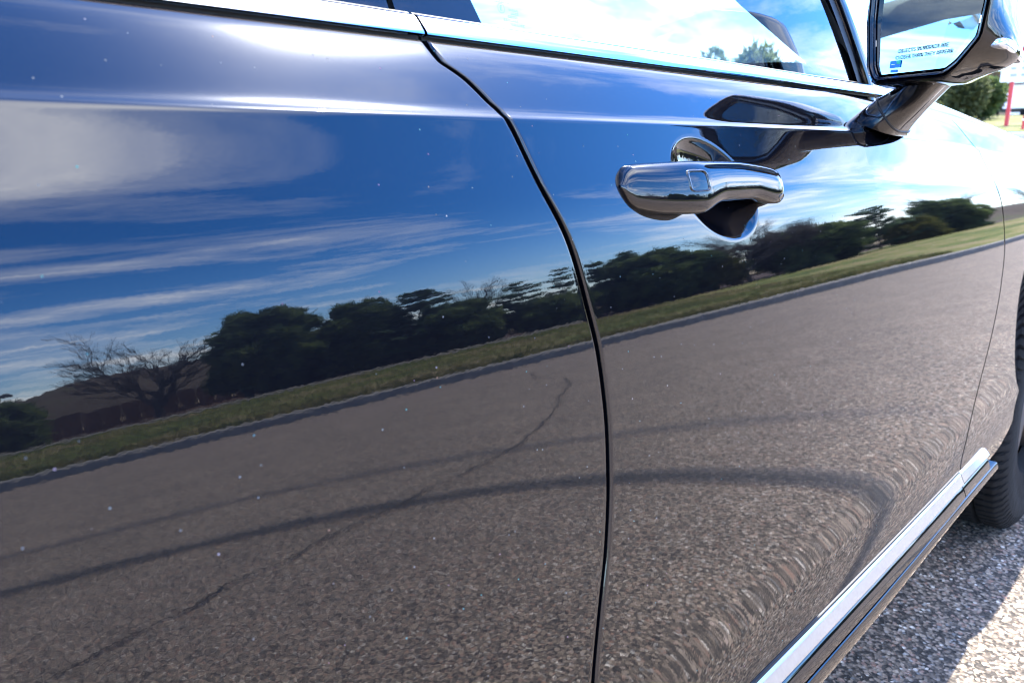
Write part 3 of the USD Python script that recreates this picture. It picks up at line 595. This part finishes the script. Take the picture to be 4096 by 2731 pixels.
def glass_rect(a0, a1, z0, z1, matname, name, off=-.0030):
    pts = []
    for a, z in ((a0, z0), (a1, z0), (a1, z1), (a0, z1)): pts.append(np.array([gp(.058) + .0060 + (z - 1.107) * .030, .058, z]) + TM * a + NM * (off + .0042))
    q = np.array(pts); q2 = q - NM * .0004; return obj(name, trimesh.convex.convex_hull(np.vstack([q, q2])), matname, side_mirror)
glass_rect(0.0101, 0.0281, 1.0849, 1.0939, "sticker_blue", "sticker"); glass_rect(0.0217, 0.0281, 1.0892, 1.0937, "sticker_green", "sticker", -.0025)
glass_rect(0.0127, 0.0191, 1.0887, 1.0895, "sticker_white", "sticker", -.0025); glass_rect(0.0122, 0.0228, 1.0791, 1.0823, "sticker_blue", "sticker")

# ------------------------------------------------------------------ etched marks on the front window
def win_pt(x, z, off=-.0006): return np.array([x, gl(z) + off + (x - .25) ** 2 / 140, z])
marks = []; rr = np.random.default_rng(3)
def stroke(x, z, w, h):
    p = np.array([win_pt(x, z), win_pt(x + w, z), win_pt(x + w, z + h), win_pt(x, z + h)]); marks.append(trimesh.Trimesh(p, [[0, 1, 2], [0, 2, 3]], process=False))
for row, (z, x0, n) in enumerate(((1.1045, .512, 8), (1.1010, .516, 9), (1.0955, .533, 5), (1.0925, .535, 4), (1.0895, .531, 5), (1.0865, .525, 7), (1.0832, .533, 8))):
    x = x0
    for k in range(n):
        w = rr.uniform(.0008, .0022); stroke(x, z, w, .0005); stroke(x, z, .0005, .0018)
        if rr.random() < .6: stroke(x, z + .0015, w, .0004)
        x += w + .0009
th = np.linspace(0, 2 * np.pi, 33); o = np.array([win_pt(.5235 + .0042 * math.cos(t), 1.0965 + .0042 * math.sin(t)) for t in th]); i_ = np.array([win_pt(.5235 + .0038 * math.cos(t), 1.0965 + .0038 * math.sin(t)) for t in th])
marks.append(tri(grid(np.stack([o, i_])))); stroke(.5220, 1.0945, .0006, .004); stroke(.5220, 1.0945, .003, .0006); stroke(.5220, 1.0963, .0025, .0006); stroke(.5220, 1.0981, .003, .0006)
obj("glass_marking", cat(*marks), "etched_ink", car)

# ------------------------------------------------------------------ interior
obj("cabin_floor", box((-1.7, .12, .34), (1.4, 2 * YC - .12, .40)), "interior_dark", car)
obj("door_card", box((-.6, .13, .40), (1.40, .16, 1.045)), "interior_dark", car); obj("door_card", box((-.6, 2 * YC - .16, .40), (1.40, 2 * YC - .13, 1.045)), "interior_dark", car)
def dash():
    ys = np.linspace(.17, 2 * YC - .17, 40); pr = [(1.60, 1.085), (1.45, 1.075), (1.20, 1.05), (1.02, 1.04), (.97, 1.02), (.96, .95), (1.02, .80), (1.10, .6)]
    V = np.array([[(x, y, z + (.05 * math.exp(-((y - 1.32) / .16) ** 2) if 2 < j < 6 else 0)) for y in ys] for j, (x, z) in enumerate(pr)]); return grid(V)
obj("dashboard", dash(), "interior_dark", car, smooth=50)
wheel_c = np.array([.83, 1.33, .96]); tz_ = trimesh.creation.torus(.185, .016, 48, 12); tz_.apply_transform(trimesh.transformations.rotation_matrix(math.radians(-65), [0, 1, 0])); tz_.apply_translation(wheel_c)
obj("steering_wheel", cat(tz_, tube([wheel_c, wheel_c + [.25, 0, -.08]], .03)), "interior_dark", car, smooth=40)
for yy in (.52, 1.34):
    s = obj("seat", cat(rbox((.05, yy - .25, .5), (.62, yy + .25, .66), .07), tri(rbox((-.16, yy - .24, .60), (.08, yy + .24, 1.18), .07))), "interior_trim", car, smooth=40)
    obj("headrest", rbox((-.18, yy - .13, 1.22), (-.06, yy + .13, 1.42), .045), "interior_trim", s, smooth=40)
obj("rear_seat", cat(rbox((-.95, .3, .5), (-.45, 2 * YC - .3, .68), .07), rbox((-1.12, .3, .6), (-.9, 2 * YC - .3, 1.2), .07)), "interior_trim", car, smooth=40)
# left side glass and pillars
def left_glass():
    zs = np.linspace(1.06, ZR, 10); xs = np.linspace(-.5, 1.25, 20); V = np.zeros((10, 20, 3)); V[:, :, 2] = zs[:, None]; V[:, :, 0] = xs[None] - .5 * np.clip(zs[:, None] - 1.06, 0, 9) * (xs[None] > .6); V[:, :, 1] = 2 * YC - gl(V[:, :, 2]); return grid(V)
obj("driver_window", left_glass(), "window_glass", car, smooth=True)
obj("b_pillar", trimesh.convex.convex_hull(np.array([(x + s_, 2 * YC - y - o, z) for o in (0, .04) for x, y, z, w_ in ((.34, .13, 1.05, .17), (.22, .34, ZR, .14)) for s_ in (-w_, w_)])), "interior_trim", car)
obj("window_frame", tube([(1.30, 2 * YC - .15, 1.08), (1.05, 2 * YC - .20, 1.28), (.75, 2 * YC - .26, 1.41), (.55, 2 * YC - .29, 1.475), (.40, 2 * YC - .30, 1.505), (.15, 2 * YC - .31, 1.52), (-.6, 2 * YC - .31, 1.50)], .05, 12), "interior_trim", car, smooth=True)
obj("c_pillar", tube([(-.6, .12, 1.05), (-.62, .34, ZR)], .06), "gloss_black", car, smooth=True); obj("c_pillar", tube([(-.6, 2 * YC - .12, 1.05), (-.62, 2 * YC - .34, ZR)], .06), "gloss_black", car, smooth=True)
obj("roof_rail", cat(tube([(-1.75, .335, ZR - .005), (.93, .335, ZR - .005)], .03), tube([(-1.75, 2 * YC - .335, ZR - .005), (.93, 2 * YC - .335, ZR - .005)], .03)), "paint_clean", car, smooth=True)

# ------------------------------------------------------------------ wheels
def tyre(cx, y0, y1, R):
    w = y1 - y0; pr = [(y0 + .05, R - .175), (y0 + .015, R - .155), (y0 + .005, R - .12), (y0 + .002, R - .075), (y0 + .004, R - .045), (y0 + .012, R - .022), (y0 + .022, R - .010)]
    tread = [(y0 + .022 + (w - .044) * k, R - .006 + .006 * math.sin(math.pi * k)) for k in np.linspace(0, 1, 40)[1:-1]]
    pr = pr + tread + [(2 * (y0 + w / 2) - y, r) for y, r in pr[::-1]]
    n = 900; th = np.linspace(0, 2 * np.pi, n + 1); V = np.zeros((n + 1, len(pr), 3)); P = np.array(pr)
    rad = np.broadcast_to(P[:, 1], V.shape[:2]).copy(); yy = np.broadcast_to(P[:, 0], V.shape[:2]); k = (yy - y0) / w
    circ = np.zeros_like(rad)
    for c in (.30, .52, .74): circ = np.maximum(circ, np.exp(-((k - c) / .018) ** 4))
    ph = th[:, None] / (2 * np.pi) * 90
    lat = (np.abs(((ph + .8 * k) % 1) - .5) > .36) & (k < .27) & (k > .02)
    lat2 = (np.abs(((ph + .5 * np.sin(k * 40) * .4) % 1) - .5) > .42) & (k > .33) & (k < .49)
    lat3 = (np.abs(((ph) % 1) - .5) > .42) & (k > .77)
    on = (P[None, :, 1] > R - .03)
    rad = rad - .011 * circ * on - .010 * (lat | lat2 | lat3) * on
    V[:, :, 0] = cx + rad * np.cos(th)[:, None]; V[:, :, 1] = yy; V[:, :, 2] = R + rad * np.sin(th)[:, None]
    return grid(V)
def wheel(cx, y0, R, name):
    w = UsdGeom.Xform.Define(stage, path_of(name, car)).GetPrim()
    obj("tyre", tyre(cx, y0, y0 + .245, R), "tyre_rubber", w, smooth=40)
    h = trimesh.creation.cylinder(R - .165, .12, sections=48); h.apply_transform(trimesh.transformations.rotation_matrix(math.pi / 2, [1, 0, 0])); h.apply_translation([cx, y0 + .12, R])
    sp = [h]
    for k in range(6):
        a = k * math.pi / 3; sp.append(tube([(cx, y0 + .065, R), (cx + (R - .18) * math.cos(a), y0 + .06, R + (R - .18) * math.sin(a))], .03))
    obj("rim", cat(*sp), "rim_metal", w, smooth=40)
wheel(2.36, -.012, .375, "front_wheel"); wheel(-1.0, -.002, .375, "rear_wheel"); wheel(2.36, 2 * YC - .243, .375, "front_wheel"); wheel(-1.0, 2 * YC - .243, .375, "rear_wheel")

# ------------------------------------------------------------------ trees
def leaves(pts, dirs, length, width, r):
    n = len(pts); d = dirs + r.normal(0, .45, (n, 3)); d /= np.linalg.norm(d, axis=1, keepdims=True)
    s = np.cross(d, r.normal(0, 1, (n, 3))); s /= np.linalg.norm(s, axis=1, keepdims=True) + 1e-9
    ln = length * r.uniform(.6, 1.3, n)[:, None]; wd = width * r.uniform(.6, 1.3, n)[:, None]
    v = np.stack([pts - s * wd, pts + s * wd, pts + d * ln], 1).reshape(-1, 3)
    return v, np.arange(3 * n).reshape(-1, 3)
def limb_mesh(segs, n=4):
    return cat(*[tube(np.array([a, b]), np.array([ra, rb]), n, cap=False) for a, b, ra, rb in segs])
def juniper(label, x, y, h, w, matname, seed, dens=1.0, cat_="evergreen tree", lobes=34):
    r = np.random.default_rng(seed); t = thing("evergreen_tree", label, cat_, (x, y, .15 + rise(x, y)))
    cs = []
    for k in range(lobes):
        u = (k + r.random()) / lobes; env = w * math.sqrt(max(.06, 1 - ((u - .28) / .80) ** 2)); a = 2.4 * k + r.uniform(-.6, .6); rad = env * r.uniform(.35, .82)
        cs.append((rad * math.cos(a), rad * math.sin(a), h * (.05 + .84 * u), w * r.uniform(.22, .42), h * r.uniform(.09, .17)))
    P, D = [], []
    for cx, cy, cz, a, b in cs:
        n = int(900 * dens * (a * a + 2 * a * b)) + 40; d = r.normal(0, 1, (n, 3)); d /= np.linalg.norm(d, axis=1, keepdims=True)
        q = d * (r.random((n, 1)) ** .35) * [a, a, b] + [cx, cy, cz]; ok = q[:, 2] > .02; P.append(q[ok]); D.append((d * [1, 1, .5] + [0, 0, .6])[ok])
    P, D = np.vstack(P), np.vstack(D)
    keep = meshkit.noise(P * 2.6 + seed) > .34; P, D = P[keep], D[keep]
    segs = [(np.array([0, 0, -.1]), np.array([.05, 0, h * .8]), .10, .03)] + [(np.array([0, 0, cz * .5]), np.array([cx, cy, cz]), .035, .012) for cx, cy, cz, a, b in cs]
    obj("trunk", limb_mesh(segs, 5), "bark", t, smooth=True)
    q_ = r.integers(0, len(P), 500); P2 = P[q_] + D[q_] * .12; obj("crown", cat(leaves(P, D, .24, .05, r), leaves(P2, D[q_], .42, .05, r)), matname, t); return t
def conifer(label, x, y, h, w, matname, seed, layers=13, lean=0.0, sparse=.5):
    r = np.random.default_rng(seed); t = thing("conifer_tree", label, "conifer tree", (x, y, .15 + rise(x, y))); segs = [(np.array([0, 0, -.1]), np.array([lean * h, 0, h]), .08, .012)]; P, D = [], []
    for i in range(layers):
        u = (i + r.uniform(-.3, .3)) / layers; z = h * (.08 + .9 * u); L0 = w * (1 - u) ** .75 + .12
        for k in range(r.integers(5, 9)):
            a = r.uniform(0, 6.28); ln = L0 * r.uniform(.5, 1.15); c = np.array([lean * z, 0, z]); e = c + np.array([math.cos(a) * ln, math.sin(a) * ln, ln * r.uniform(.0, .30)])
            segs.append((c, e, .02, .005)); m_ = int(150 * ln * sparse) + 10; q = r.random(m_) ** .6
            pp = c + (e - c) * q[:, None] + r.normal(0, 1, (m_, 3)) * np.array([.10, .10, .035]) * (1.2 - .7 * q[:, None]); P.append(pp); D.append(np.tile((e - c) / ln * .9 + [0, 0, .25], (m_, 1)))
    obj("trunk", limb_mesh(segs, 4), "bark", t, smooth=True); obj("crown", leaves(np.vstack(P), np.vstack(D), .17, .024, r), matname, t); return t
def bare(label, x, y, h, spread, seed, depth=5, thick=.16, clump=None, lean=0.0):
    r = np.random.default_rng(seed); t = thing("bare_tree", label, "bare tree", (x, y, .12 + rise(x, y))); main, tw = [], []
    def grow(p, d, ln, rad, k):
        b = p + d * ln * .5 + r.normal(0, .03, 3) * ln; e = b + (d + [0, 0, .12]) * ln * .5; (main if k >= depth - 2 else tw).extend([(p, b, rad, rad * .85), (b, e, rad * .85, rad * .7)])
        if k == 0: return
        for j in range(6 if k == depth else (3 if k > 1 else 6)):
            a = r.normal(0, 1, 3); a[2] *= .4; a -= a @ d * d; a /= np.linalg.norm(a) + 1e-9; nd = d + a * r.uniform(.30, .75) * spread * (1.1 if k == depth else .65); nd[2] = max(nd[2], .22); nd /= np.linalg.norm(nd)
            grow(e if j % 2 else b, nd, ln * r.uniform(.62, .88) * (1.5 if k == depth else 1), max(rad * .58, .010), k - 1)
    grow(np.zeros(3) - [0, 0, .1], np.array([lean, 0, 1.0]), h * .20, thick, depth)
    obj("trunk", limb_mesh(main, 6), "bark", t, smooth=True); cr = obj("crown", limb_mesh(tw, 3), "twig", t)
    if clump:
        P = np.array([s[1] for s in tw]); P = np.vstack([P + r.normal(0, .12, P.shape) for _ in range(clump)]); obj("dry_leaves", leaves(P, r.normal(0, 1, P.shape), .12, .02, r), "leaf_brown", t)
    return t
juniper("low dark evergreen shrub reflected at the far left of the rear door", 5.6, -26.6, 2.3, 1.2, "leaf_dark", 11, 1.0, "shrub")
bare("spreading leafless tree reflected alone at the left of the rear door", 10.3, -27.5, 6.6, 1.35, 21, 5, .20)
juniper("big round dark evergreen reflected tallest on the rear door", 13.7, -24.8, 5.3, 2.35, "leaf_dark", 12, 1.2)
juniper("dark evergreen with a flat top joined to the right of the big round one", 16.4, -23.4, 4.3, 1.9, "leaf_dark", 13, 1.2)
conifer("dark pine with ragged branches, right end of the evergreen mass on the rear door", 18.0, -21.7, 4.4, 2.6, "leaf_blue", 14, 18, 0, 1.3)
juniper("low dark juniper filling in below the ragged pine", 18.9, -20.9, 2.7, 2.0, "leaf_dark", 15, 1.1)
bare("thin leafless tree standing behind the conifers next to the door seam", 24.8, -25.8, 6.0, 1.0, 22, 5, .08)
conifer("wispy blue conifer reflected just left of the door seam", 21.2, -19.8, 3.4, 1.8, "leaf_blue", 16, 14, 0, .8)
juniper("small dark juniper at the foot of the wispy conifer", 22.3, -19.2, 1.7, 2.0, "leaf_dark", 17)
conifer("thin tall conifer reflected in the door seam's left edge", 24.4, -20.5, 4.1, 1.1, "leaf_blue", 18, 13, .05, .7)
conifer("narrow conifer reflected just right of the door seam", 24.3, -18.4, 3.9, 1.0, "leaf_blue", 19, 13, -.03, .8)
juniper("broad dark evergreen reflected in the front door below the handle", 26.4, -17.3, 3.6, 2.6, "leaf_dark", 23, 1.2)
conifer("dark pine rising through the broad evergreen below the handle", 25.8, -17.8, 4.2, 1.6, "leaf_blue", 24, 15, 0, 1.0)
juniper("yellow green bush at the right of the broad evergreen below the handle", 28.3, -16.2, 2.5, 1.7, "leaf_yellow", 25)
bare("leafless tree with a dark trunk reflected right of the handle cup", 29.4, -14.7, 5.4, 1.2, 26, 5, .13)
bare("dense brown twiggy tree holding dry leaves right of the handle cup", 31.3, -13.7, 4.8, 1.2, 27, 5, .10, 8)
juniper("dark shrub below the dense brown twiggy tree", 32.4, -13.2, 2.6, 2.7, "leaf_dark", 28, 1.1)
conifer("dark conifer with long flat left branches near the front of the door", 36.0, -11.5, 3.6, 2.6, "leaf_blue", 29, 13, 0, 1.0)
juniper("yellow green bush between the last two conifers", 37.4, -10.2, 1.7, 1.6, "leaf_yellow", 30)
juniper("rounded dark evergreen reflected nearest the fender seam", 40.4, -9.2, 2.8, 2.4, "leaf_dark", 31, .9)
conifer("layered conifer behind the rounded evergreen by the fender seam", 39.6, -9.8, 3.3, 1.8, "leaf_blue", 32, 12, 0, .9)
bare("tall leafless tree far beyond the fender seam", 62, -14, 7.0, .9, 33, 5, .15); bare("second tall leafless tree farther along beyond the fender seam", 74, -8, 7.5, .9, 34, 5, .15)
# trees seen through the glass ahead, and on the right behind the mirror
k = 0
for (x, y, h, w, mt) in ((104, 27.5, 5.6, 4, "leaf_olive"), (108, 26.5, 5.0, 3.5, "leaf_dark"), (112, 30.5, 6.2, 4.5, "leaf_olive"), (118, 29, 5.6, 4, "leaf_brown"), (124, 31, 6.4, 5, "leaf_yellow"), (70, 36, 7.6, 5, "leaf_spring"), (66, 30, 5.8, 4.5, "leaf_spring"), (76, 43, 7.6, 6, "leaf_spring"), (64, 38, 6.0, 4.5, "leaf_spring")):
    r = np.random.default_rng(60 + k); names = ["pale green", "dark green", "pale spring green", "deep green", "brown budding", "light green", "rusty brown", "shadowy green", "faded green"]
    t = thing("roadside_tree", f"{names[k]} tree on the slope ahead, beyond the car", "tree", (x, y, float(rise(x, y)) - .1), group=None)
    d = r.normal(0, 1, (2600, 3)); d /= np.linalg.norm(d, axis=1, keepdims=True); q = d * (.55 + .45 * r.random((2600, 1))) * [w / 2, w / 2, h * .42]; q *= (1 + .5 * (meshkit.fbm(d * 2.1 + k, 3)[:, None] - .5) * 2); q[:, 2] += h * .56
    obj("trunk", tube([(0, 0, -.2), (.1, 0, h * .5), (.1, .1, h * .85)], [.2, .12, .03], 6), "bark", t, smooth=True); obj("crown", leaves(q, d + [0, 0, .3], .7, .2, r), mt, t); k += 1

# ------------------------------------------------------------------ things across the road
zz = lambda x, y: float(rise(x, y))
lamp = thing("street_lamp", "black lamp post with a flat head, cut by the left edge of the picture", "street lamp", (7.0, -32.7, 0.1))
obj("post", tube([(-1.0, 0, 0), (-1.0, 0, 3.0), (-.8, 0, 3.14), (-.2, 0, 3.24)], [.05, .04, .03, .025], 8), "lamp_metal", lamp, smooth=40)
obj("lamp_head", rbox((-.35, -.14, 3.14), (.30, .14, 3.34), .06), "lamp_metal", lamp, smooth=40)
rail = thing("edging_rail", "long pale timber edging along the foot of the evergreens", "edging")
for s in np.arange(-8, 14, 2.0):
    p = K0 + KD * s + KN * 13.0; q = K0 + KD * (s + 1.97) + KN * 13.0; obj("timber", tube([(p[0], p[1], .22), (q[0], q[1], .22)], .055, 6), "rail_wood", rail, smooth=40)
fence = thing("brown_fence", "low dark red brown fence behind the leafless tree at the left", "fence", (0, 0, 0))
for i in range(26):
    x = 3 + i * .62; y = -31.5 + .28 * (x - 3); obj("board", box((x, y + .035 * (i % 2), .1), (x + .64, y + .03 + .035 * (i % 2), .1 + 1.15 + .03 * (i % 3))), "brick_brown", fence)
# sign on two posts
X, Y = 80.0, 16.0; base = zz(X, Y)
sign = thing("roadside_sign", "white roadside sign with a red header behind the side mirror", "sign", (X, Y, base))
g0 = 6.6 - base
obj("panel", box((0, -4.6, g0 - .2), (.35, 2.6, g0 + 1.5)), "white_paint", sign); obj("header", box((-.05, -4.6, g0 + 1.503), (.40, 2.6, g0 + 2.5)), "red_paint", sign); obj("cap", box((-.1, -4.7, g0 + 2.503), (.45, 2.7, g0 + 2.85)), "sign_grey", sign)
for yy in (1.7, -3.4): obj("post", box((.05, yy - .15, -.3), (.30, yy + .15, g0 - .202)), "red_paint", sign)
for k in range(3):
    for j in range(6): obj("letter_block", box((-.02, 1.9 - j * .8 - .5 + .1 * (k % 2), g0 + .2 + k * .55), (-.004, 1.9 - j * .8, g0 + .42 + k * .55)), "sign_grey", sign)
X, Y = 140.0, 32.2; base = zz(X, Y)
truck = thing("delivery_truck", "white box truck parked on the far side beneath the sign", "truck", (X, Y, base + .15), -90)
obj("cargo_box", rbox((-1.0, -1.1, .9), (4.6, 1.1, 3.5), .06), "white_paint", truck); cab = obj("cab", trimesh.convex.convex_hull(np.array([(x, y, z) for y in (-1.0, 1.0) for x, z in ((-1.05, .6), (-3.0, .6), (-3.1, 1.1), (-2.6, 1.35), (-1.9, 2.3), (-1.05, 2.4))])), "white_paint", truck)
obj("side_window", box((-2.1, -1.012, 1.45), (-1.4, -.99, 2.05)), "dark_glass", cab); obj("chassis", box((-2.9, -.9, .42), (4.5, .9, .85)), "black_plastic", truck)
for xx in (-2.2, 3.2):
    for yy in (-.9, .9):
        c = trimesh.creation.cylinder(.45, .28, sections=24); c.apply_transform(trimesh.transformations.rotation_matrix(math.pi / 2, [1, 0, 0])); c.apply_translation([xx, yy, .30]); obj("wheel", c, "tyre_rubber", truck, smooth=40)
X, Y = 150.0, 33.5
bld = thing("shop_building", "low white building with a red panel at the right edge", "building", (X, Y, zz(X, Y)))
obj("wall", box((0, -14, -.5), (10, 0, 4.6)), "white_paint", bld); obj("roof", box((-.4, -14.4, 4.603), (10.4, .4, 5.0)), "roof_grey", bld)
for yy in (-3.5, -7.5, -11.5): w_ = obj("window", box((-.06, yy - 1.3, 1.0), (-.003, yy + 1.3, 2.9)), "dark_glass", bld)
obj("red_panel", box((-.12, -2.2, .6), (-.004, -.8, 3.6)), "red_paint", bld)
X, Y = 69.0, 14.1
post = thing("red_bollard", "red bollard with a white band beside the far kerb", "bollard", (X, Y, zz(X, Y)))
obj("post", tube([(0, 0, -.2), (0, 0, 1.0), (0, 0, 1.05)], [.10, .10, .06], 12), "red_paint", post, smooth=40); obj("band", tube([(0, 0, .7), (0, 0, .82)], [.104, .104], 12), "white_paint", post, smooth=40)
gx = np.linspace(26, 150, 40); gy = np.linspace(0.5, 60, 40); GX, GY = np.meshgrid(gx, gy); obj("grass_bank", grid(np.stack([GX, GY, rise(GX, GY) + .05 + .10 * meshkit.fbm(np.stack([GX, GY, 0 * GX], -1) * .4)], -1)), "lawn", smooth=True, kind="structure")
